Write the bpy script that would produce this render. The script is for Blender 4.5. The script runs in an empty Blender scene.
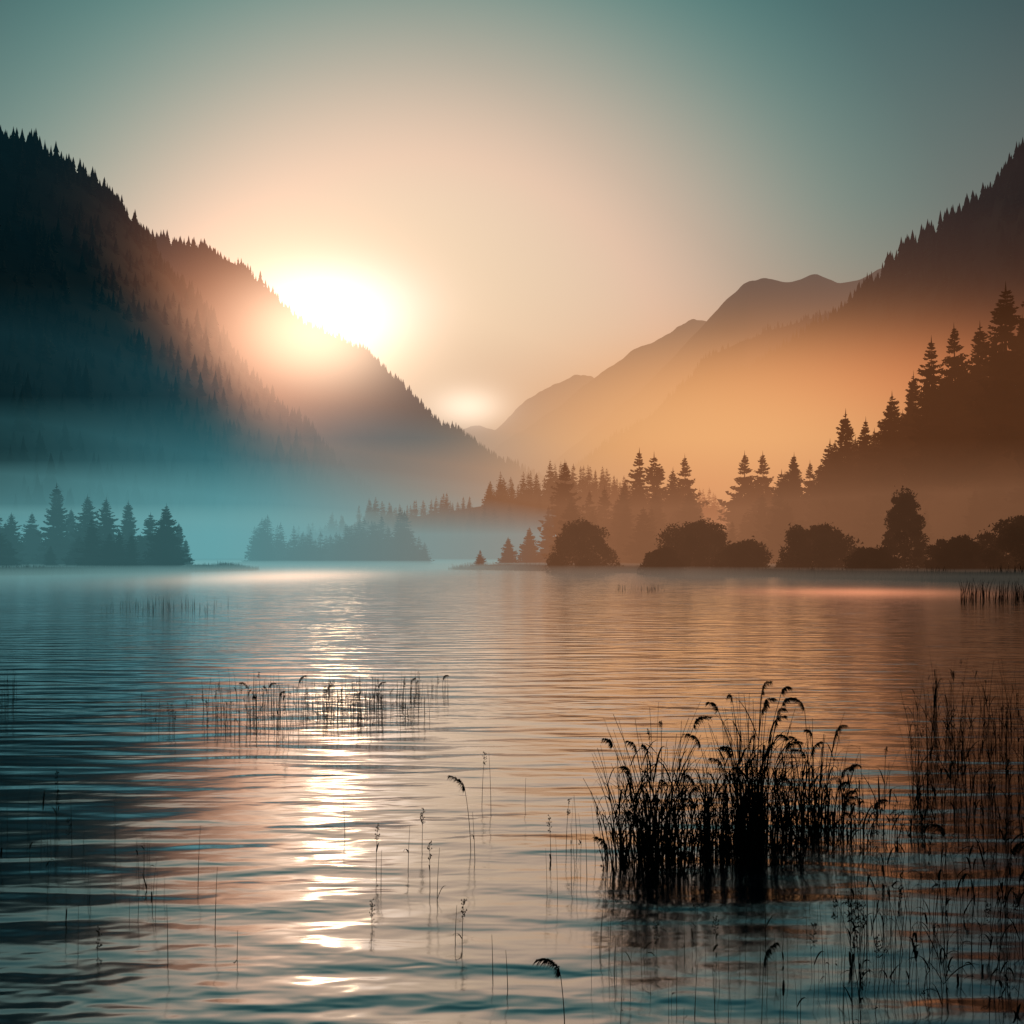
import bpy, math, random
import numpy as np
from mathutils import Vector

random.seed(4); rng = np.random.default_rng(4)
scene = bpy.context.scene
CAM_H = 2.5; HOR = 556.0; F = 1024.0

def W(px, py, D):
    return np.array([(px-512)/F*D, D, CAM_H+(HOR-py)/F*D])
def s2l(c):
    return tuple(((v/255)/12.92 if v/255 <= 0.04045 else ((v/255+0.055)/1.055)**2.4) for v in c)

# ------------------------------------------------------------ mesh helper
def make(name, V, T, mat, smooth=False, link=True):
    V = np.asarray(V, dtype=np.float32); T = np.asarray(T, dtype=np.int32)
    me = bpy.data.meshes.new(name)
    me.vertices.add(len(V)); me.vertices.foreach_set('co', V.ravel())
    n = T.shape[1]
    me.loops.add(T.size); me.loops.foreach_set('vertex_index', T.ravel())
    me.polygons.add(len(T))
    me.polygons.foreach_set('loop_start', np.arange(0, T.size, n, dtype=np.int32))
    if smooth: me.polygons.foreach_set('use_smooth', np.ones(len(T), dtype=bool))
    me.update(calc_edges=True)
    me.materials.append(mat)
    if not link: return me
    ob = bpy.data.objects.new(name, me); scene.collection.objects.link(ob)
    return ob

# ------------------------------------------------------------ value noise
_g = rng.random((256, 256))
def vnoise(x, y):
    x = np.asarray(x, float); y = np.asarray(y, float)
    xi = np.floor(x).astype(int); yi = np.floor(y).astype(int)
    fx = x-xi; fy = y-yi; fx = fx*fx*(3-2*fx); fy = fy*fy*(3-2*fy)
    a = _g[xi % 256, yi % 256]; b = _g[(xi+1) % 256, yi % 256]
    c = _g[xi % 256, (yi+1) % 256]; d = _g[(xi+1) % 256, (yi+1) % 256]
    return (a*(1-fx)+b*fx)*(1-fy)+(c*(1-fx)+d*fx)*fy
def fbm(x, y, o=5):
    s = 0; a = .5
    for i in range(o):
        s = s+a*(vnoise(x*2**i+17*i, y*2**i+31*i)-.5)*2; a *= .5
    return s

# ------------------------------------------------------------ materials
def new_mat(name):
    m = bpy.data.materials.new(name); m.use_nodes = True
    nt = m.node_tree; nt.nodes.clear()
    out = nt.nodes.new('ShaderNodeOutputMaterial')
    return m, nt, out
def surf(name, c1, c2, scale, bump=0.0, detail=2):
    m, nt, out = new_mat(name)
    b = nt.nodes.new('ShaderNodeBsdfDiffuse'); b.inputs['Roughness'].default_value = .6
    tc = nt.nodes.new('ShaderNodeTexCoord')
    n = nt.nodes.new('ShaderNodeTexNoise'); n.inputs['Scale'].default_value = scale; n.inputs['Detail'].default_value = detail
    nt.links.new(tc.outputs['Object'], n.inputs['Vector'])
    r = nt.nodes.new('ShaderNodeValToRGB'); r.color_ramp.elements[0].position = .35; r.color_ramp.elements[1].position = .65
    r.color_ramp.elements[0].color = (*c1, 1); r.color_ramp.elements[1].color = (*c2, 1)
    nt.links.new(n.outputs['Fac'], r.inputs['Fac']); nt.links.new(r.outputs['Color'], b.inputs['Color'])
    if bump:
        bp = nt.nodes.new('ShaderNodeBump'); bp.inputs['Distance'].default_value = bump
        nt.links.new(n.outputs['Fac'], bp.inputs['Height']); nt.links.new(bp.outputs['Normal'], b.inputs['Normal'])
    nt.links.new(b.outputs[0], out.inputs['Surface'])
    return m
m_forest = surf('forest_foliage', (.018, .03, .028), (.045, .06, .05), .02)
m_slope = surf('forest_slope', (.025, .036, .032), (.05, .06, .05), .02, bump=4)
m_rock = surf('far_mountain_rock', (.06, .06, .055), (.12, .11, .1), .004, bump=20)
m_needle = surf('conifer_needles', (.015, .028, .024), (.04, .055, .042), 1.2)
m_bark = surf('bark', (.05, .04, .03), (.09, .07, .05), 6)
m_leaf = surf('bush_leaves', (.02, .032, .02), (.05, .06, .04), .8)
m_ground = surf('meadow_ground', (.03, .038, .025), (.06, .062, .04), .15, bump=.2)
m_grass = surf('shore_grass_blades', (.03, .04, .025), (.06, .06, .035), .5)
m_reed = surf('reed_stems', (.018, .02, .014), (.05, .045, .03), 4)

class NB:
    def __init__(s, nt): s.nt = nt
    def _set(s, inp, v):
        if isinstance(v, bpy.types.NodeSocket): s.nt.links.new(v, inp)
        else: inp.default_value = v
    def m(s, op, a, b=None, c=None, clamp=False):
        n = s.nt.nodes.new('ShaderNodeMath'); n.operation = op; n.use_clamp = clamp
        s._set(n.inputs[0], a)
        if b is not None: s._set(n.inputs[1], b)
        if c is not None: s._set(n.inputs[2], c)
        return n.outputs[0]
    def v(s, op, a, b=None):
        n = s.nt.nodes.new('ShaderNodeVectorMath'); n.operation = op
        s._set(n.inputs[0], a)
        if b is not None: s._set(n.inputs[1], b)
        return n.outputs['Value'] if op in ('DOT_PRODUCT', 'LENGTH') else n.outputs['Vector']
    def exp(s, x): return s.m('EXPONENT', x)
    def gauss(s, p, c, r):
        d = s.v('DIVIDE', s.v('SUBTRACT', p, tuple(c)), tuple(r))
        return s.exp(s.m('MULTIPLY', s.v('DOT_PRODUCT', d, d), -1.0))
    def smooth(s, x, lo, hi):
        n = s.nt.nodes.new('ShaderNodeMapRange'); n.interpolation_type = 'SMOOTHSTEP'
        s._set(n.inputs['Value'], x); n.inputs['From Min'].default_value = lo; n.inputs['From Max'].default_value = hi
        return n.outputs['Result']
    def mix(s, f, a, b):
        n = s.nt.nodes.new('ShaderNodeMix'); n.data_type = 'RGBA'
        s._set(n.inputs[0], f); s._set(n.inputs[6], a if isinstance(a, bpy.types.NodeSocket) else (*a, 1))
        s._set(n.inputs[7], b if isinstance(b, bpy.types.NodeSocket) else (*b, 1))
        return n.outputs[2]
    def sc(s, col, f):
        n = s.nt.nodes.new('ShaderNodeVectorMath'); n.operation = 'SCALE'
        s._set(n.inputs[0], col); s._set(n.inputs['Scale'], f); return n.outputs[0]
    def add(s, *a):
        r = a[0]
        for k in a[1:]: r = s.v('ADD', r, k)
        return r

# ------------------------------------------------------------ WORLD
SUN = W(335, 300, 1.0)-np.array([0, 0, CAM_H]); SUN /= np.linalg.norm(SUN)
sun_el = math.asin(SUN[2]); sun_az = math.atan2(SUN[0], SUN[1])
world = bpy.data.worlds.new('World'); scene.world = world; world.use_nodes = True
nt = world.node_tree; nt.nodes.clear(); nb = NB(nt)
wout = nt.nodes.new('ShaderNodeOutputWorld')
sky = nt.nodes.new('ShaderNodeTexSky'); sky.sky_type = 'NISHITA'; sky.sun_disc = False
sky.sun_elevation = sun_el; sky.sun_rotation = sun_az; sky.air_density = 1.5; sky.dust_density = 3
bg1 = nt.nodes.new('ShaderNodeBackground'); nt.links.new(sky.outputs[0], bg1.inputs[0]); bg1.inputs[1].default_value = .0015
tc = nt.nodes.new('ShaderNodeTexCoord'); d = tc.outputs['Generated']
sq = nb.v('NORMALIZE', nb.v('MULTIPLY', d, (.84, 1, 1)))
c = W(425, 370, 1)-np.array([0, 0, CAM_H]); c[0] *= .84; c /= np.linalg.norm(c)
ang = nb.m('ARCCOSINE', nb.v('DOT_PRODUCT', sq, tuple(c)))
ramp = nt.nodes.new('ShaderNodeValToRGB'); cr = ramp.color_ramp; cr.interpolation = 'B_SPLINE'
stops = [(0, (255, 218, 180), 1.12), (.1, (255, 214, 180), 1.14), (.19, (248, 208, 180), 1.16), (.27, (180, 176, 160), 1.1), (.35, (82, 140, 134), 1.0), (.43, (42, 98, 100), 1.0),
         (.56, (20, 58, 64), .95), (.75, (15, 48, 56), .9), (1.1, (13, 42, 50), .9), (2.0, (11, 34, 44), .9)]
while len(cr.elements) < len(stops): cr.elements.new(.5)
for e, (p, col, k) in zip(cr.elements, stops):
    e.position = p/2.0; e.color = (*[v*k for v in s2l(col)], 1)
nt.links.new(nb.m('MULTIPLY', ang, .5), ramp.inputs[0])
sep = nt.nodes.new('ShaderNodeSeparateXYZ'); nt.links.new(d, sep.inputs[0])
dy = nb.m('MAXIMUM', sep.outputs[1], .02)
comb = nt.nodes.new('ShaderNodeCombineXYZ')
nt.links.new(nb.m('DIVIDE', sep.outputs[0], dy), comb.inputs[0]); nt.links.new(nb.m('DIVIDE', sep.outputs[2], dy), comb.inputs[1])
uv = comb.outputs[0]
def uvp(px, py): return ((px-512)/F, (HOR-py)/F, 0)
g1 = nb.gauss(uv, uvp(338, 310), (.070, .038, 1))
g2 = nb.gauss(uv, uvp(335, 312), (.18, .12, 1))
tot = nb.add(ramp.outputs[0], nb.sc((1, .74, .52), nb.m('MULTIPLY', g2, .2)))
tot = nb.mix(nb.m('MULTIPLY', g1, 1.35, clamp=True), tot, (1.3, 1.24, 1.15))
bg2 = nt.nodes.new('ShaderNodeBackground'); nt.links.new(tot, bg2.inputs[0]); bg2.inputs[1].default_value = 1
ad = nt.nodes.new('ShaderNodeAddShader'); nt.links.new(bg1.outputs[0], ad.inputs[0]); nt.links.new(bg2.outputs[0], ad.inputs[1])
nt.links.new(ad.outputs[0], wout.inputs[0])

sl = bpy.data.lights.new('sun', 'SUN'); sl.energy = .05; sl.angle = math.radians(3); sl.color = (1, .66, .38)
so = bpy.data.objects.new('sun', sl); scene.collection.objects.link(so)
so.rotation_euler = Vector(tuple(-SUN)).to_track_quat('-Z', 'Y').to_euler(); so.location = (0, 0, 50)

# ------------------------------------------------------------ tree templates
def lowres_conifer(seed):
    r = np.random.default_rng(seed); V = []; T = []
    for k in range(5):
        z0 = .02+k*.17; z1 = min(1.0, z0+.36); R = .21*(1-k*.19)
        n = 7; b = len(V); V.append((0, 0, z1))
        for i in range(n):
            a = 2*math.pi*i/n+r.random()
            rr = R*r.uniform(.6, 1.15)
            V.append((math.cos(a)*rr, math.sin(a)*rr, z0+r.uniform(-.02, .05)))
        for i in range(n): T.append((b, b+1+i, b+1+(i+1) % n))
    return np.array(V, float), np.array(T)
LOW = [lowres_conifer(i) for i in range(6)]

def conifer(seed, nb_=230, R=.2, ragged=1.0, k=6):
    r = np.random.default_rng(seed); V = []; T = []
    n = 6; rings = [(0, .014), (.3, .011), (.6, .007), (.99, .001)]
    for j in range(3):
        z0, r0 = rings[j]; z1, r1 = rings[j+1]
        for i in range(n):
            a0 = 2*math.pi*i/n; a1 = 2*math.pi*(i+1)/n; b = len(V)
            V += [(math.cos(a0)*r0, math.sin(a0)*r0, z0), (math.cos(a1)*r0, math.sin(a1)*r0, z0), (math.cos(a1)*r1, math.sin(a1)*r1, z1), (math.cos(a0)*r1, math.sin(a0)*r1, z1)]
            T += [(b, b+1, b+2), (b, b+2, b+3)]
    V = [np.array(V)]; T = [np.array(T)]; o = len(V[0])
    lump = r.uniform(.7, 1.2, 12); lump2 = r.uniform(.75, 1.2, (8, 8))
    t = np.sort(r.random(nb_))**1.15; z = .04+.94*t
    a = np.arange(nb_)*2.399+r.uniform(-.5, .5, nb_)
    base = R*(1-t)**.8*(1-.25*np.exp(-t*9))+.010
    sect = lump2[(t*7.99).astype(int), ((a/6.283 % 1)*7.99).astype(int)]
    L = base*(1+ragged*r.uniform(-.35, .22, nb_))*lump[(t*11.99).astype(int)]**.5*sect
    rise = r.uniform(-.05, .2, nb_)-.42*(1-t)
    D = np.stack([np.cos(a), np.sin(a), 0*a], 1); S = np.stack([-np.sin(a), np.cos(a), 0*a], 1); Z = np.array([0, 0, 1.0])
    for s in range(k):
        for sg in (-1, 1):
            u = (s+.4+.3*r.random(nb_))/k
            p = D*(L*u)[:, None]+Z*(z+rise*L*u-.2*L*np.sin(u*2.6)+.15*L*u*u)[:, None]
            w = (.30*(1-u)+.10)*L+.007; ln = .34*L*(1-.4*u)+.008
            q = p+D*(ln*.7)[:, None]+S*(sg*w*r.uniform(.6, 1.4, nb_))[:, None]-Z*(ln*r.uniform(-.1, .7, nb_))[:, None]
            q2 = p+D*(ln*.15)[:, None]+S*(sg*w*.3)[:, None]-Z*(ln*r.uniform(.4, 1.1, nb_))[:, None]
            V.append(np.stack([p, q, q2], 1).reshape(-1, 3)); T.append(np.arange(nb_*3).reshape(-1, 3)+o); o += nb_*3
    V.append(np.array([(0, 0, 1.03), (.006, 0, .95), (-.006, .003, .95), (0, 0, 1.03), (0, .007, .94), (0, -.006, .94)])); T.append(np.array([(0, 1, 2), (3, 4, 5)])+o)
    return np.concatenate(V), np.concatenate(T)
HI = [conifer(i+50, 260, R, rg) for i, (R, rg) in enumerate([(.2, 1), (.24, 1.1), (.18, 1.2), (.26, .9), (.21, 1.3), (.23, 1.4)])]
MID = [conifer(i+80, 110, R, 1.0, 3) for i, R in enumerate([.2, .24, .22, .27])]

def scatter(name, pts, hs, templates, mat, wid=1.0):
    VV = []; TT = []; o = 0
    for p, h in zip(pts, hs):
        V, T = templates[random.randrange(len(templates))]
        a = random.random()*6.28; ca, sa = math.cos(a), math.sin(a); w = h*wid*random.uniform(.8, 1.2)
        X = np.stack([(V[:, 0]*ca-V[:, 1]*sa)*w+p[0], (V[:, 0]*sa+V[:, 1]*ca)*w+p[1], V[:, 2]*h+p[2]-.02*h], 1)
        VV.append(X); TT.append(T+o); o += len(V)
    return make(name, np.concatenate(VV), np.concatenate(TT), mat)

# ------------------------------------------------------------ mountains
def seed_of(n): return sum(ord(ch) for ch in n) % 97
def mountain(name, prof, mat, slope=1.6, dirx=0.0, nu=220, nv=40, rough=.05, jag=.01, foot=20, exp=1.15, so_=0):
    prof = np.array(prof, float)
    P = np.array([W(*p) for p in prof])
    seg = np.r_[0, np.cumsum(np.linalg.norm(np.diff(P[:, [0, 1]], axis=0), axis=1))]
    u = np.linspace(0, seg[-1], nu)
    R = np.stack([np.interp(u, seg, P[:, i]) for i in range(3)], 1)
    ker = np.hanning(7); ker /= ker.sum()
    for i in range(3):
        R[:, i] = np.convolve(np.pad(R[:, i], 3, mode='edge'), ker, 'valid')
    zs = np.maximum(R[:, 2], 1)
    sd = seed_of(name)+so_
    R[:, 2] += fbm(u/150, u*0+sd, 5)*zs*jag*3
    t = np.linspace(-1, 1, nv*2+1)
    U, Tt = np.meshgrid(np.arange(nu), t, indexing='ij')
    w = (zs*slope+foot)[:, None]
    dv = np.array([dirx, -1.0]); dv /= np.linalg.norm(dv)
    X = R[:, 0][:, None]-dv[0]*w*Tt
    Y = R[:, 1][:, None]-dv[1]*w*Tt
    A = np.abs(Tt)
    sc_ = max(60, float(np.median(zs))*.5)
    rid = 1-np.abs(fbm(X/sc_+3, Y/sc_*.6+sd, 5))*2
    Z = R[:, 2][:, None]*(1-A)**exp + (rid-.6)*zs[:, None]*rough*4*np.minimum(1, A*2.2)*(1-A)**.5 - 3*A
    Z = np.minimum(Z, R[:, 2][:, None]*(1-A*.35))
    V = np.stack([X, Y, Z], -1)
    m = 2*nv+1
    i, j = np.meshgrid(np.arange(nu-1), np.arange(m-1), indexing='ij')
    a = (i*m+j).ravel(); Q = np.stack([a, a+m, a+m+1, a+1], 1)
    make(name, V.reshape(-1, 3), Q, mat, True)
    return V
def on_slope(V, n, h0, h1, ridge_frac=.3, tmax=.5):
    nu, m, _ = V.shape; mid = m//2
    fu = rng.random(n)*(nu-2)
    fj = np.where(rng.random(n) < ridge_frac, mid+rng.uniform(-1.6, .6, n), mid-mid*rng.random(n)*tmax*1.9)
    fj = np.clip(fj, 1, m-2.01); i = fu.astype(int); j = fj.astype(int); a = (fu-i)[:, None]; b = (fj-j)[:, None]
    p = (V[i, j]*(1-a)+V[i+1, j]*a)*(1-b)+(V[i, j+1]*(1-a)+V[i+1, j+1]*a)*b
    clump = .5+.9*vnoise(p[:, 0]/35, p[:, 1]/35+5)
    return p, rng.uniform(h0, h1, n)*clump

L1 = mountain('forested_mountain', [(-900, 60, 900), (-500, 70, 940), (-200, 95, 970), (0, 134, 1000), (45, 154, 1000), (85, 177, 1010), (120, 207, 1020),
     (150, 245, 1040), (190, 300, 1050), (240, 365, 1060), (300, 430, 1070), (370, 500, 1080), (430, 552, 1090)], m_slope, 1.3, .25)
L2 = mountain('forested_mountain', [(-200, 220, 1400), (60, 232, 1400), (155, 240, 1400), (200, 250, 1400), (238, 268, 1400), (268, 292, 1400), (300, 322, 1400),
     (335, 334, 1400), (365, 350, 1400), (395, 378, 1400), (425, 410, 1400), (450, 434, 1400), (480, 450, 1420), (520, 470, 1450), (580, 505, 1450), (640, 548, 1450)], m_slope, 1.3, .2)
R1 = mountain('forested_mountain', [(1900, -80, 620), (1400, -20, 700), (1150, 70, 780), (1050, 135, 820), (1010, 168, 840), (975, 212, 870), (930, 250, 900), (880, 283, 940), (835, 318, 980),
     (790, 350, 1020), (755, 368, 1060), (715, 384, 1110), (680, 408, 1160), (640, 440, 1220), (600, 462, 1280), (550, 490, 1350), (480, 535, 1400)], m_slope, 1.0, -.2)
R1b = mountain('forested_mountain', [(1000, 285, 1700), (850, 308, 1700), (790, 326, 1700), (768, 331, 1700), (740, 341, 1700), (710, 356, 1700), (690, 378, 1720), (650, 418, 1760), (600, 448, 1800), (540, 500, 1800), (500, 540, 1800)], m_slope, 1.3, -.2)
mountain('distant_mountain', [(1300, 150, 3000), (1100, 190, 3000), (960, 240, 3000), (905, 262, 3000), (880, 266, 3000), (862, 277, 3000), (838, 286, 3000), (815, 274, 3000), (800, 281, 3000), (785, 283, 3000), (765, 276, 3000),
     (745, 283, 3000), (725, 302, 3000), (705, 322, 3000), (680, 350, 3000), (655, 375, 3050), (620, 405, 3100), (580, 440, 3150), (530, 480, 3200), (470, 545, 3200)], m_rock, 1.4, -.3, jag=.011, rough=.08, nu=300)
mountain('distant_mountain', [(900, 300, 4300), (800, 310, 4300), (720, 324, 4300), (692, 321, 4300), (672, 335, 4300), (652, 344, 4300), (630, 351, 4300), (605, 368, 4300), (580, 388, 4300), (550, 415, 4350), (500, 445, 4400), (440, 500, 4400), (400, 545, 4400)], m_rock, 1.4, -.3, jag=.012, rough=.08, nu=300, so_=13)
mountain('distant_mountain', [(800, 330, 5600), (640, 372, 5600), (600, 382, 5600), (575, 376, 5600), (555, 381, 5600), (535, 396, 5600), (515, 412, 5600), (495, 430, 5600), (478, 426, 5600), (462, 430, 5600), (440, 450, 5600), (380, 500, 5600), (300, 545, 5600)], m_rock, 1.4, 0, jag=.014, rough=.08, nu=300, so_=29)
H1 = mountain('wooded_hill', [(290, 552, 620), (335, 532, 620), (370, 518, 620), (420, 516, 610), (470, 508, 600), (520, 500, 590), (560, 494, 580), (610, 494, 560), (660, 505, 540), (720, 525, 520), (790, 552, 500)], m_slope, 1.5, 0, nu=120, nv=16, foot=10)
H2 = mountain('wooded_hill', [(770, 556, 215), (820, 545, 212), (870, 512, 205), (920, 480, 200), (970, 445, 192), (1024, 410, 185), (1120, 360, 175), (1300, 300, 165), (1600, 250, 150)], m_slope, 1.5, -.15, nu=120, nv=24, foot=8)

for nm, V, n, h0, h1, rf in [('mountain_forest', L1, 4600, 10, 24, .22), ('mountain_forest', L2, 4200, 8, 18, .3), ('mountain_forest', R1, 4800, 11, 25, .28), ('mountain_forest', R1b, 1400, 9, 15, .4)]:
    p, h = on_slope(V, n, h0, h1, rf)
    scatter(nm, p, h, LOW, m_forest, 1.2)
p, h = on_slope(H1, 330, 9, 18, .5); scatter('distant_forest', p, h, MID, m_needle, 1.2)
p, h = on_slope(H2, 230, 8, 19, .55, .5); scatter('hillside_forest', p, h, HI, m_needle, 1.15)

# ------------------------------------------------------------ ground
def land(x, y):
    ys = np.interp(x, [-30, -8, 10, 25, 34, 45, 70, 130, 400], [215, 190, 165, 140, 115, 97, 78, 62, 45])
    xb = np.interp(y, [100, 190, 230, 300, 450], [-10, -10, 0, 10, -5])
    s1 = np.minimum(y-ys, x-xb)
    s2 = np.minimum(np.minimum(np.interp(y, [120, 150, 175, 190, 215], [-75, -58, -46, -48, -70])-x, y-132), 222-y)
    s3 = (1-np.sqrt(((x+58)/36)**2+((y-330)/16)**2))*16
    s4 = y-470
    s5 = -70-y
    s6 = np.abs(x)-700
    return np.maximum.reduce([s1, s2, s3, s4, s5, s6])+fbm(x/14, y/14, 3)*3
def gh(x, y):
    s = land(x, y)
    return np.where(s < 0, np.maximum(s*.25, -1.6), np.minimum(s*.12, .8)+np.maximum(0, fbm(x/9, y/9, 3))*.3*np.minimum(1, np.maximum(s, 0)/5))
xs = np.r_[np.linspace(-12000, -320, 30), np.arange(-300, 300, 2.2), np.linspace(320, 12000, 30)]
ys = np.r_[np.linspace(-3000, -120, 10), np.arange(-100, 50, 12), np.arange(60, 520, 2.2), np.linspace(540, 14000, 30)]
X, Y = np.meshgrid(xs, ys, indexing='ij'); Z = gh(X, Y)
n2 = len(ys); i, j = np.meshgrid(np.arange(len(xs)-1), np.arange(n2-1), indexing='ij'); a = (i*n2+j).ravel()
make('ground', np.stack([X, Y, Z], -1).reshape(-1, 3), np.stack([a, a+n2, a+n2+1, a+1], 1), m_ground, True)

# ------------------------------------------------------------ lake water
m, nt, out = new_mat('lake_water'); nb = NB(nt)
tc = nt.nodes.new('ShaderNodeTexCoord')
def wnoise(sx, sy, detail, rough=.5, dist=0.0, off=(0, 0, 0)):
    mp = nt.nodes.new('ShaderNodeMapping'); mp.inputs['Scale'].default_value = (sx, sy, 1); mp.inputs['Location'].default_value = off
    mp.inputs['Rotation'].default_value = (0, 0, .06)
    nt.links.new(tc.outputs['Object'], mp.inputs[0])
    n = nt.nodes.new('ShaderNodeTexNoise'); n.inputs['Scale'].default_value = 1; n.inputs['Detail'].default_value = detail
    n.inputs['Roughness'].default_value = rough; n.inputs['Distortion'].default_value = dist
    nt.links.new(mp.outputs[0], n.inputs['Vector']); return n.outputs['Fac']
big = wnoise(.58, 2.1, 1.0, .4, .3)
mid = wnoise(3.0, 6.5, 1, .5, .2, (3, 7, 0))
patch = nb.smooth(wnoise(.05, .16, 1, .5, 0, (5, 5, 0)), .4, .62)
h = nb.m('ADD', nb.m('MULTIPLY', big, .050), nb.m('MULTIPLY', nb.m('MULTIPLY', mid, .009), nb.m('ADD', .3, patch)))
bp = nt.nodes.new('ShaderNodeBump'); bp.inputs['Distance'].default_value = 1.0; bp.inputs['Strength'].default_value = 1.0
nt.links.new(h, bp.inputs['Height'])
fr = nt.nodes.new('ShaderNodeFresnel'); fr.inputs['IOR'].default_value = 1.5; nt.links.new(bp.outputs[0], fr.inputs['Normal'])
gl = nt.nodes.new('ShaderNodeBsdfGlossy'); gl.inputs['Roughness'].default_value = .125; gl.inputs['Color'].default_value = (.95, .97, 1, 1)
nt.links.new(bp.outputs[0], gl.inputs['Normal'])
df = nt.nodes.new('ShaderNodeBsdfDiffuse'); df.inputs['Color'].default_value = (.004, .024, .032, 1)
mx = nt.nodes.new('ShaderNodeMixShader')
nt.links.new(nb.m('ADD', .34, nb.m('MULTIPLY', fr.outputs[0], 1.1), clamp=True), mx.inputs[0])
nt.links.new(df.outputs[0], mx.inputs[1]); nt.links.new(gl.outputs[0], mx.inputs[2]); nt.links.new(mx.outputs[0], out.inputs['Surface'])
make('lake_water', [(-1200, -150, 0), (1200, -150, 0), (1200, 560, 0), (-1200, 560, 0)], [(0, 1, 2, 3)], m)

# ------------------------------------------------------------ mist: overlapping homogeneous layers + small glow volumes, light painted by emission
def prism(name, poly, z0, z1, mat):
    n = len(poly)
    V = [(x, y, z0) for x, y in poly]+[(x, y, z1) for x, y in poly]
    me = bpy.data.meshes.new(name)
    me.from_pydata(V, [], [tuple(range(n))[::-1], tuple(range(n, 2*n))]+[(i, (i+1) % n, n+(i+1) % n, n+i) for i in range(n)])
    me.materials.append(mat); ob = bpy.data.objects.new(name, me); scene.collection.objects.link(ob); return ob
def box(name, x0, x1, y0, y1, z0, z1, mat):
    return prism(name, [(x0, y0), (x1, y0), (x1, y1), (x0, y1)], z0, z1, mat)
def finish(nt, nb, out, dens, emis):  # volume emits its own light in place of scattering sun and sky
    em = nt.nodes.new('ShaderNodeEmission'); em.inputs['Strength'].default_value = 1
    nb._set(em.inputs['Color'], emis if isinstance(emis, bpy.types.NodeSocket) else (1, 1, 1, 1))
    if dens is None:
        nt.links.new(em.outputs[0], out.inputs['Volume']); return em
    ab = nt.nodes.new('ShaderNodeVolumeAbsorption'); ab.inputs['Color'].default_value = (0, 0, 0, 1)
    nb._set(ab.inputs['Density'], dens)
    ad = nt.nodes.new('ShaderNodeAddShader'); nt.links.new(ab.outputs[0], ad.inputs[0]); nt.links.new(em.outputs[0], ad.inputs[1])
    nt.links.new(ad.outputs[0], out.inputs['Volume'])
    return em
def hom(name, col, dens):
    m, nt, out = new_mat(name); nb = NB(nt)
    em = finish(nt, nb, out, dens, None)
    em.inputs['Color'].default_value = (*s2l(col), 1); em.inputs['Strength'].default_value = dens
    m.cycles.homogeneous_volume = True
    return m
nl = lambda y0: [(-440, y0), (-.30*y0, y0), (90, 498), (-440, 498)]
nr = lambda y0: [(-.30*y0+1, y0), (430, y0), (430, 498), (91, 498)]  # warm prisms carry sunlight in their emission colour, teal ones skylight
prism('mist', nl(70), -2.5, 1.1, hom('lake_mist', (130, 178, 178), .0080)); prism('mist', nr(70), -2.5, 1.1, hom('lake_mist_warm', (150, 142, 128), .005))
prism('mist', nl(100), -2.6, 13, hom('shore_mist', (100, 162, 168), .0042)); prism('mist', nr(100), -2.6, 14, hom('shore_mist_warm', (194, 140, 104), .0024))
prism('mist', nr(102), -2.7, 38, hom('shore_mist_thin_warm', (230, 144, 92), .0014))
vl = lambda k: [(-1000, 500+k*30), (-120+k*14, 500+k*30), (260+k*6, 1150), (420, 1880), (-1000, 1880)]
vr = lambda k: [(-119+k*4, 500+k), (900, 500+k), (900, 1880), (421, 1880), (261+k*6, 1150)]
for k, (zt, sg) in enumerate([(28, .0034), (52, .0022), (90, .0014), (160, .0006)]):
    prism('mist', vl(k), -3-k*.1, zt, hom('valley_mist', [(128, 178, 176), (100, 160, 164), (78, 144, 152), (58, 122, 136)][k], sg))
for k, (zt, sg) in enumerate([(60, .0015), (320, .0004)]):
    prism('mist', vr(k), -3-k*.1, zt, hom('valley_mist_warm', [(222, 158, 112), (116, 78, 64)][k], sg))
box('mist', -1100, 1100, 499, 1885, -3.9, 900, hom('air_haze', (44, 104, 120), .00013))  # emits dull teal, a painted veil of light over the dark slopes
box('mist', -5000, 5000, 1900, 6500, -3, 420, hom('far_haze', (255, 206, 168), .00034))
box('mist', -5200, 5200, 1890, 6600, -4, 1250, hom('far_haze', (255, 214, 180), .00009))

def het(name, step):
    m, nt, out = new_mat(name); nb = NB(nt)
    tc = nt.nodes.new('ShaderNodeTexCoord'); m.cycles.volume_step_rate = step
    return m, nt, out, nb, tc.outputs['Object']
# mist bank below the right-hand slope, its sunlight put in as emission
m, nt, out, nb, p = het('emissive_mist_bank', .9)
g = nb.m('MULTIPLY', nb.gauss(p, W(726, 448, 720), (112, 110, 50)), .0135)
gB = nb.m('MULTIPLY', nb.gauss(p, W(865, 392, 700), (130, 110, 30)), .0052)
dens = nb.m('ADD', g, gB)
em = nb.add(nb.sc(s2l((255, 196, 130)), g), nb.sc(s2l((232, 122, 68)), gB))
finish(nt, nb, out, dens, em)
box('mist', -100, 560, 530, 950, 1, 230, m)
# emission-only volume painting the sun's halo over the left ridge
m, nt, out, nb, p = het('ridge_glow', .9)
c0 = W(320, 334, 1010)
ga = nb.gauss(p, c0, (74, 70, 50)); gb = nb.gauss(p, c0+np.array([-50, 0, -18]), (112, 90, 100))
em = nb.add(nb.sc((1, .77, .53), nb.m('MULTIPLY', ga, .0115)), nb.sc((1, .35, .15), nb.m('MULTIPLY', gb, .0050)))
finish(nt, nb, out, None, em)
box('mist', c0[0]-360, c0[0]+300, 860, 1160, c0[2]-275, c0[2]+280, m)
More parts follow.
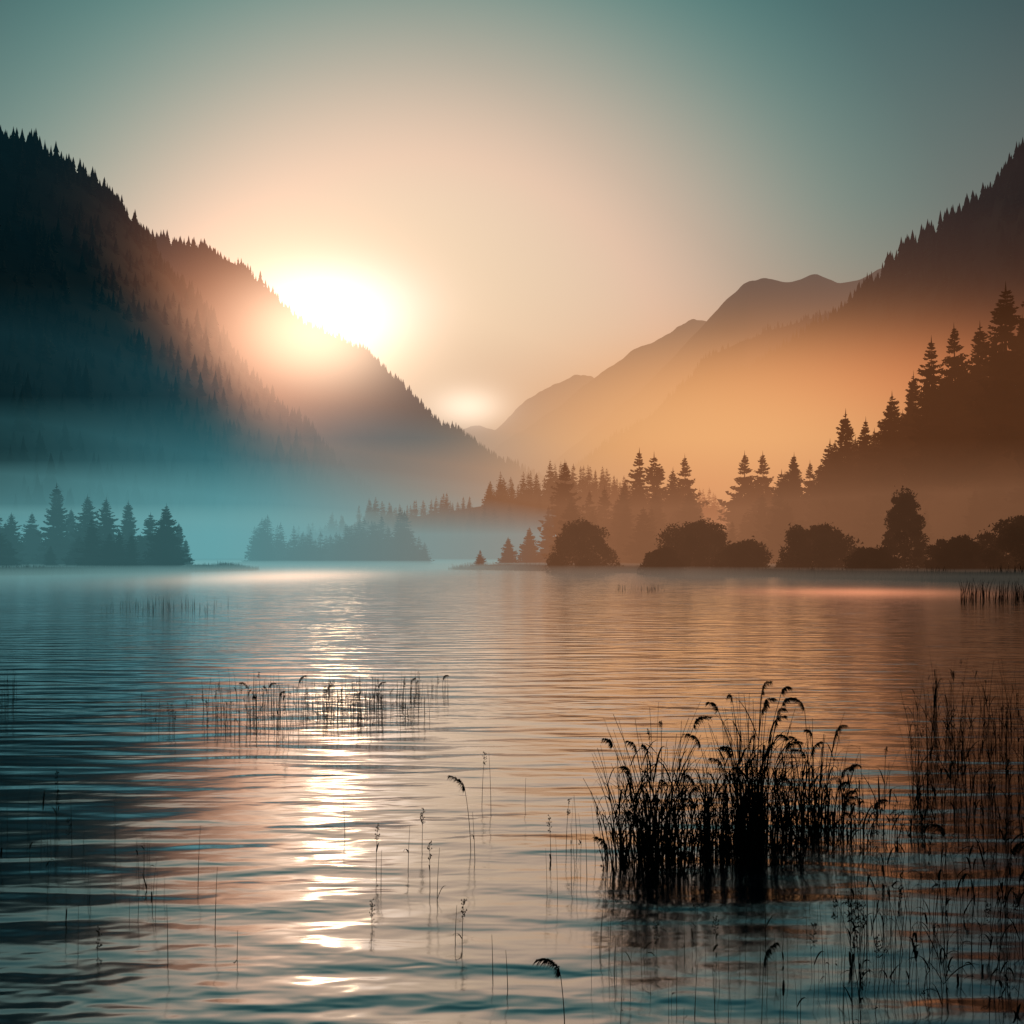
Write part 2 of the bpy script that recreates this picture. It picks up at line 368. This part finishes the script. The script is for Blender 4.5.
# emission-only volume painting bright haze in the pass at the valley head
m, nt, out, nb, p = het('pass_glow', 1.2)
c1 = W(470, 408, 1790)
gp = nb.gauss(p, c1, (58, 55, 30)); gq = nb.gauss(p, c1, (110, 55, 62))
finish(nt, nb, out, None, nb.add(nb.sc((1, .92, .78), nb.m('MULTIPLY', gp, .0095)), nb.sc((1, .62, .4), nb.m('MULTIPLY', gq, .0012))))
box('mist', c1[0]-290, c1[0]+290, 1700, 1883, c1[2]-170, c1[2]+170, m)
# thin emission-only volumes painting warm light on the lake
m, nt, out, nb, p = het('lake_glow', 1.2)
g = nb.gauss(p, (-25, 115, .1), (8, 24, .6))
finish(nt, nb, out, None, nb.sc((1, .56, .34), nb.m('MULTIPLY', g, .045)))
box('mist', -48, -2, 71, 180, .01, 1.8, m)
m, nt, out, nb, p = het('lake_glow', 1.2)  # second glow volume, painting an orange reflection streak on the water
g = nb.gauss(p, (23, 68, .05), (6, 5, .25))
finish(nt, nb, out, None, nb.sc((1, .34, .16), nb.m('MULTIPLY', g, .085)))
box('mist', 5, 41, 53, 83, .01, .9, m)

# ------------------------------------------------------------ conifers on shores
def gz(x, y): return float(gh(np.array([x]), np.array([y]))[0])
hi_meshes = [make('conifer', V, T, m_needle, link=False) for V, T in HI]
def plant_conifer(px, top, D, base=None, wid=1.0):
    P = W(px, top, D); zb = gz(P[0], P[1]) if base is None else W(px, base, D)[2]
    H = P[2]-zb
    ob = bpy.data.objects.new('conifer_tree', random.choice(hi_meshes)); scene.collection.objects.link(ob)
    ob.location = (P[0], P[1], zb-.2); ob.scale = (H*wid, H*wid, H); ob.rotation_euler = (random.uniform(-.02, .02), random.uniform(-.02, .02), random.random()*6.28)
for px, top, D, wd in [(565, 460, 235, 1.1), (590, 490, 240, 1.1), (604, 486, 245, 1.1), (624, 480, 250, 1.1), (638, 449, 255, 1.1), (655, 453, 258, 1.15), (672, 468, 250, 1.1), (686, 455, 262, 1.1), (745, 452, 250, 1.15), (764, 452, 248, 1.1),
      (783, 476, 245, 1.1), (828, 440, 205, 1.1), (843, 410, 200, 1.1), (867, 418, 196, 1.0), (893, 392, 190, 1.1), (912, 372, 188, 1), (932, 338, 180, 1.05), (957, 324, 178, 1), (983, 322, 176, 1.1), (1006, 284, 170, 1.1), (1040, 262, 170, 1),
      (548, 505, 238, 1.3), (530, 526, 230, 1.3), (508, 536, 225, 1.4), (480, 549, 205, 1.5)]:
    base = None
    if px > 800: base = np.interp(px, [820, 870, 920, 970, 1050], [553, 518, 490, 460, 430])
    plant_conifer(px, top, D, base, wd)
for px, top in [(-60, 480), (-35, 500), (-12, 492), (12, 512), (32, 512), (57, 483), (72, 508), (88, 494), (105, 497), (128, 500), (150, 512), (166, 503), (178, 522), (186, 538)]:
    plant_conifer(px, top, random.uniform(158, 190), None, 1.45 if top > 505 else 1.3)
pts = []; hs = []
for k in range(75):
    px = random.uniform(-140, 184); D = random.uniform(160, 195); P = W(px, 0, D)
    pts.append((P[0], P[1], gz(P[0], P[1]))); hs.append(random.uniform(3, 8)*(1 if px < 165 else .6))
scatter('spit_forest', pts, hs, HI, m_needle, 1.9)
pts = []; hs = []
for k in range(130):
    px = random.uniform(252, 426)
    if px < 345 and random.random() < .3: continue
    D = random.uniform(322, 338); P = W(px, 0, D)
    hgt = (13.5 if px > 345 else 10.5)*random.uniform(.5, 1.2)*(1 if px < 410 else .6)*(.75+.5*float(vnoise(px/18, 3)))
    pts.append((P[0], P[1], gz(P[0], P[1]))); hs.append(hgt)
scatter('distant_forest', pts, hs, MID, m_needle, 1.5)
pts = []; hs = []
for k in range(170):
    px = random.choice([random.uniform(560, 700), random.uniform(600, 700), random.uniform(728, 795), random.uniform(800, 880)]); D = random.uniform(215, 300); P = W(px, 0, D)
    pts.append((P[0], P[1], gz(P[0], P[1]))); hs.append(random.uniform(5, 17))
scatter('distant_forest', pts, hs, HI[:4], m_needle, 1.35)

# ------------------------------------------------------------ bushes / broadleaf
def bush(name, px0, px1, top, D, nleaf=9000, cone=0.0, seed=1, ls=.26):
    r = np.random.default_rng(seed)
    A = W(px0, top, D); B = W(px1, top, D); cx = (A[0]+B[0])/2; rx = (B[0]-A[0])/2; g = gz(cx, D); H = A[2]-g
    lob = []
    nl = 46
    for k in range(nl):
        a = k*2.4+r.uniform(-.3, .3); hh = (k+.5)/nl*.86; q = r.uniform(.35, .85)
        env = math.sqrt(max(0, 1-hh**2.0)) if cone == 0 else max(.12, (1-hh)**cone*1.05)
        lob.append((math.cos(a)*q*rx*env, math.sin(a)*q*rx*env, hh*H, r.uniform(.16, .36)*rx*(env*.7+.3)))
    lob.append((0, 0, H*.86, H*.13))
    k = r.integers(0, len(lob), nleaf); Lb = np.array(lob)[k]
    v = r.normal(size=(nleaf, 3)); v /= np.linalg.norm(v, axis=1)[:, None]
    rad = Lb[:, 3:4]*r.random((nleaf, 1))**.4*(1+.2*r.normal(size=(nleaf, 1))**2*.4)
    C = Lb[:, :3]+v*rad*np.array([1, 1, .85]); C[:, 2] = np.abs(C[:, 2])
    C[:, 0] += cx; C[:, 1] += D; C[:, 2] += g
    s = ls*r.uniform(.5, 1.3, (nleaf, 1))
    d1 = r.normal(size=(nleaf, 3)); d1 /= np.linalg.norm(d1, axis=1)[:, None]
    d2 = np.cross(d1, r.normal(size=(nleaf, 3))); d2 /= np.linalg.norm(d2, axis=1)[:, None]
    V = np.stack([C+d1*s, C-d1*s*.6+d2*s*.5, C-d1*s*.6-d2*s*.5], 1).reshape(-1, 3)
    leaf = make('foliage', V, np.arange(nleaf*3).reshape(-1, 3), m_leaf)
    TV = []; TT = []
    def limb(p, q, r0, r1):
        p = np.array(p, float); q = np.array(q, float); b = len(TV)
        for c_, rr in ((p, r0), (q, r1)):
            for i in range(6): TV.append(c_+np.array([math.cos(i*1.047)*rr, math.sin(i*1.047)*rr, 0]))
        for i in range(6): TT.append((b+i, b+(i+1) % 6, b+6+(i+1) % 6, b+6+i))
    base = np.array([cx, D, g-.2]); fork = base+np.array([0, 0, H*.2])
    limb(base, fork, .28, .2)
    for l in lob[6:40:3]: limb(fork, np.array([cx+l[0], D+l[1], g+l[2]]), .12, .03)
    tr = make('trunk', TV, TT, m_bark)
    e = bpy.data.objects.new(name, None); scene.collection.objects.link(e)
    leaf.parent = e; tr.parent = e
bush('bush', 541, 621, 517, 158, seed=3, nleaf=17000)
bush('bush', 655, 742, 520, 145, seed=5, nleaf=17000)
bush('bush', 715, 775, 541, 138, seed=6, nleaf=9000)
bush('bush', 775, 858, 524, 132, seed=8, nleaf=16000)
bush('bush', 636, 690, 545, 140, seed=9, nleaf=8000)
bush('bush', 845, 900, 548, 122, seed=10, nleaf=8000)
bush('bush', 925, 990, 537, 118, seed=11, nleaf=11000)
bush('bush', 975, 1070, 515, 116, seed=12, nleaf=15000)
bush('broadleaf_tree', 872, 936, 485, 124, cone=.7, seed=15, nleaf=13000, ls=.22)

# ------------------------------------------------------------ shore grass
n = 170000
sel = rng.random(n) < .6
x = np.where(sel, rng.uniform(-12, 75, n), rng.uniform(-120, -40, n)); y = np.where(sel, rng.uniform(75, 200, n), rng.uniform(128, 200, n))
s = land(x, y); k = (s > -1.5) & (s < 5); x = x[k][:30000]; y = y[k][:30000]
z = np.maximum(gh(x, y), -.1); n = len(x); h = rng.uniform(.25, .9, n)*(.5+vnoise(x/4, y/4)); a = rng.random(n)*6.28
dx = np.cos(a)*.05; dy_ = np.sin(a)*.05
V = np.stack([np.stack([x-dx, y-dy_, z], 1), np.stack([x+dx, y+dy_, z], 1), np.stack([x+rng.uniform(-.3, .3, n)*h, y, z+h], 1)], 1).reshape(-1, 3)
make('shore_grass', V, np.arange(n*3).reshape(-1, 3), m_grass)

# ------------------------------------------------------------ reeds
class Reeds:
    def __init__(s): s.V = []; s.T = []
    def tri(s, a, b, c):
        k = len(s.V); s.V.extend([tuple(a), tuple(b), tuple(c)]); s.T.append((k, k+1, k+2))
    def ribbon(s, pts, ws, wd):
        for i in range(len(pts)-1):
            a = pts[i]-wd*ws[i]; b = pts[i]+wd*ws[i]; c = pts[i+1]+wd*ws[i+1]; d = pts[i+1]-wd*ws[i+1]
            s.tri(a, b, c); s.tri(a, c, d)
    def stem(s, x, y, h, r=.004, bend=.1, head=None, leaves=2, az=None, lw=1.0):
        if az is None: az = random.random()*6.28
        bd = np.array((math.cos(az), math.sin(az)*.6, 0))*bend*h
        n = 7; pts = []
        for i in range(n+1):
            t = i/n; pts.append(np.array((x, y, -.15))+np.array((0, 0, (h+.15)*t))+bd*t**2.2)
        e1 = np.array((1, 0, 0)); e2 = np.array((-.4, .9, 0))
        tp = .4 if head == 'plume' else .65
        rs = [r*(1-tp*i/n) for i in range(n+1)]
        s.ribbon(pts, rs, e1); s.ribbon(pts, rs, e2)
        for l in range(leaves):
            t = random.uniform(.1, .8); k = int(t*n); p0 = pts[k]
            a = random.random()*6.28; dv = np.array((math.cos(a), math.sin(a), 0)); L = h*random.uniform(.25, .6)
            up = random.uniform(.75, 1.2); dr = random.uniform(.45, .95); q = []; sp = random.uniform(.3, .6)
            for j in range(6):
                u = j/5; q.append(p0+dv*L*u*sp+np.array((0, 0, L*(up*u-dr*u*u))))
            w = random.uniform(.004, .008)*lw; s.ribbon(q, [w*.6, w, w*.9, w*.7, w*.4, 0], np.array((-dv[1], dv[0], .3)))
        tip = pts[-1]
        if head == 'plume':
            dv = bd/(np.linalg.norm(bd)+1e-6); L = random.uniform(.12, .22); cu = random.uniform(.3, .65)
            for j in range(80):
                u = random.random(); c = tip+dv*L*(.12*u+.5*u*u)+np.array((0, 0, L*(.95*u-cu*u*u)))
                o = np.array([random.gauss(0, 1) for _ in range(3)])*.010*math.sin(.3+u*2.6)
                e = c+o+dv*.025+np.array((0, 0, -random.uniform(.0, .05)))
                s.tri(c+o*.3+np.array((0, 0, .006)), c+o*.3-np.array((0, 0, .005)), e)
        if head == 'seed':
            for j in range(18):
                u = random.random(); c = tip-np.array((0, 0, .14*u)); a = random.random()*6.28
                o = np.array((math.cos(a), math.sin(a), .5))*random.uniform(.006, .022)
                s.tri(c, c+np.array((0, 0, .006)), c+o)
                c2 = c+o; s.tri(c2+np.array((.005, 0, 0)), c2-np.array((.005, 0, 0)), c2+np.array((0, 0, .014)))
    def done(s, name): return make(name, s.V, s.T, m_reed)
def wat(px, by):
    D = CAM_H*F/(by-HOR); return (px-512)/F*D, D
def clump(cpx, by, n, rad, h0, h1, plume=.2, leaves=3, bend=(.03, .28), name='reed_clump', r=.0045):
    R = Reeds(); cx, cy = wat(cpx, by)
    for k in range(n):
        a = random.random()*6.28; q = random.random()**.8*rad
        fall = 1-.45*(q/rad)**1.5; hh = random.uniform(h0, h1)*fall
        R.stem(cx+math.cos(a)*q, cy+math.sin(a)*q*.9, hh, random.uniform(.6, 1.2)*r, random.uniform(*bend),
               'plume' if random.random() < plume*(2 if hh > .75*h1 else .5) else None, random.randint(max(0, leaves-1), leaves+1), az=a+random.uniform(-.9, .9), lw=1.1)
    return R.done(name)
clump(755, 850, 240, .46, .35, 1.42, .13, 4, (.02, .25))
clump(655, 865, 200, .42, .3, 1.38, .09, 4, (.03, .38))
clump(815, 835, 100, .32, .4, 1.2, .15, 3, (.03, .25))
clump(705, 860, 100, .5, .2, .95, .03)
clump(870, 840, 80, .7, .3, .9, .05, r=.0035)
def sparse(name, px0, px1, by0, by1, n, h0, h1, head=.1, leaves=1, r=.003, bend=(.0, .12), tri=False):
    R = Reeds()
    for k in range(n):
        px = (px0+px1)/2+(px1-px0)*.5*(random.random()+random.random()-1)*1.15 if tri else random.uniform(px0, px1)
        x, y = wat(px, random.uniform(by0, by1)); q = random.random()
        R.stem(x, y, random.uniform(h0, h1), r*random.uniform(.6, 1.2), random.uniform(*bend), 'seed' if q < head else ('plume' if q < head*1.15 else None), random.randint(0, leaves))
    R.done(name)
sparse('reed_bed', 205, 310, 700, 740, 120, .2, .62, .1, 1, .004, tri=True)
sparse('reed_bed', 275, 425, 695, 726, 300, .12, .5, .1, 2, .004, tri=True)
sparse('reed_bed', 140, 230, 705, 735, 35, .15, .45, .1, 1, .0035)
sparse('reed_bed', 410, 450, 688, 705, 36, .12, .4, .1, 1, .0035)
sparse('reed_bed', 105, 235, 604, 613, 90, .2, .6, 0, 0, .008, tri=True)
sparse('reed_bed', 615, 665, 588, 593, 50, .2, .5, 0, 0, .012)
sparse('reed_bed', 960, 1080, 594, 604, 300, .4, 1.2, 0, 2, .018, (.0, .3))
sparse('reed_bed', -10, 20, 690, 715, 24, .2, .6, 0, 1, .004)
sparse('reed_bed', 910, 1100, 705, 840, 430, .25, 1.05, .04, 3, .0038, (.0, .35))
sparse('reed_bed', 850, 1080, 830, 1020, 230, .2, .68, .05, 3, .0028, (.0, .3))
sparse('reed_bed', 545, 680, 840, 900, 34, .2, .5, .15, 1, .0025)
sparse('reed_bed', 590, 900, 900, 1040, 130, .12, .42, .08, 1, .002)
sparse('reed_bed', 60, 165, 850, 960, 26, .15, .4, .1, 1, .002)
sparse('reed_bed', 0, 60, 820, 900, 14, .2, .6, .1, 1, .0022)
R = Reeds()
for px, top, by, hd in [(72, 795, 850, None), (115, 790, 850, None), (198, 826, 885, None), (215, 866, 935, None), (168, 905, 960, None), (345, 797, 838, None), (376, 824, 870, 'seed'), (381, 850, 885, None), (408, 826, 870, None),
      (422, 808, 850, 'seed'), (430, 842, 890, 'seed'), (437, 848, 900, None), (471, 790, 850, 'plume'), (475, 812, 860, None), (482, 752, 800, 'seed'), (491, 752, 810, None), (525, 778, 805, None), (551, 816, 860, 'seed'),
      (566, 800, 850, 'seed'), (577, 795, 850, None), (587, 830, 880, None), (455, 905, 940, None), (462, 900, 945, 'seed'), (493, 935, 975, None), (508, 950, 990, None), (565, 975, 1020, 'plume'), (372, 900, 925, 'seed'), (237, 930, 960, None)]:
    x, y = wat(px, by); h = (by-top)/F*y
    R.stem(x, y, h, .0032, .06 if hd != 'plume' else .1, hd, random.randint(0, 1), az=math.pi if hd == 'plume' else None)
R.done('reed_bed')

# ------------------------------------------------------------ camera
cam = bpy.data.cameras.new('camera'); co = bpy.data.objects.new('camera', cam); scene.collection.objects.link(co)
co.location = (0, 0, CAM_H); co.rotation_euler = (math.radians(90), 0, 0)
cam.lens = 36; cam.sensor_width = 36; cam.shift_y = (HOR-512)/1024; cam.clip_end = 30000; cam.clip_start = .05
scene.camera = co
scene.view_settings.view_transform = 'Standard'; scene.view_settings.look = 'None'; scene.view_settings.exposure = 0
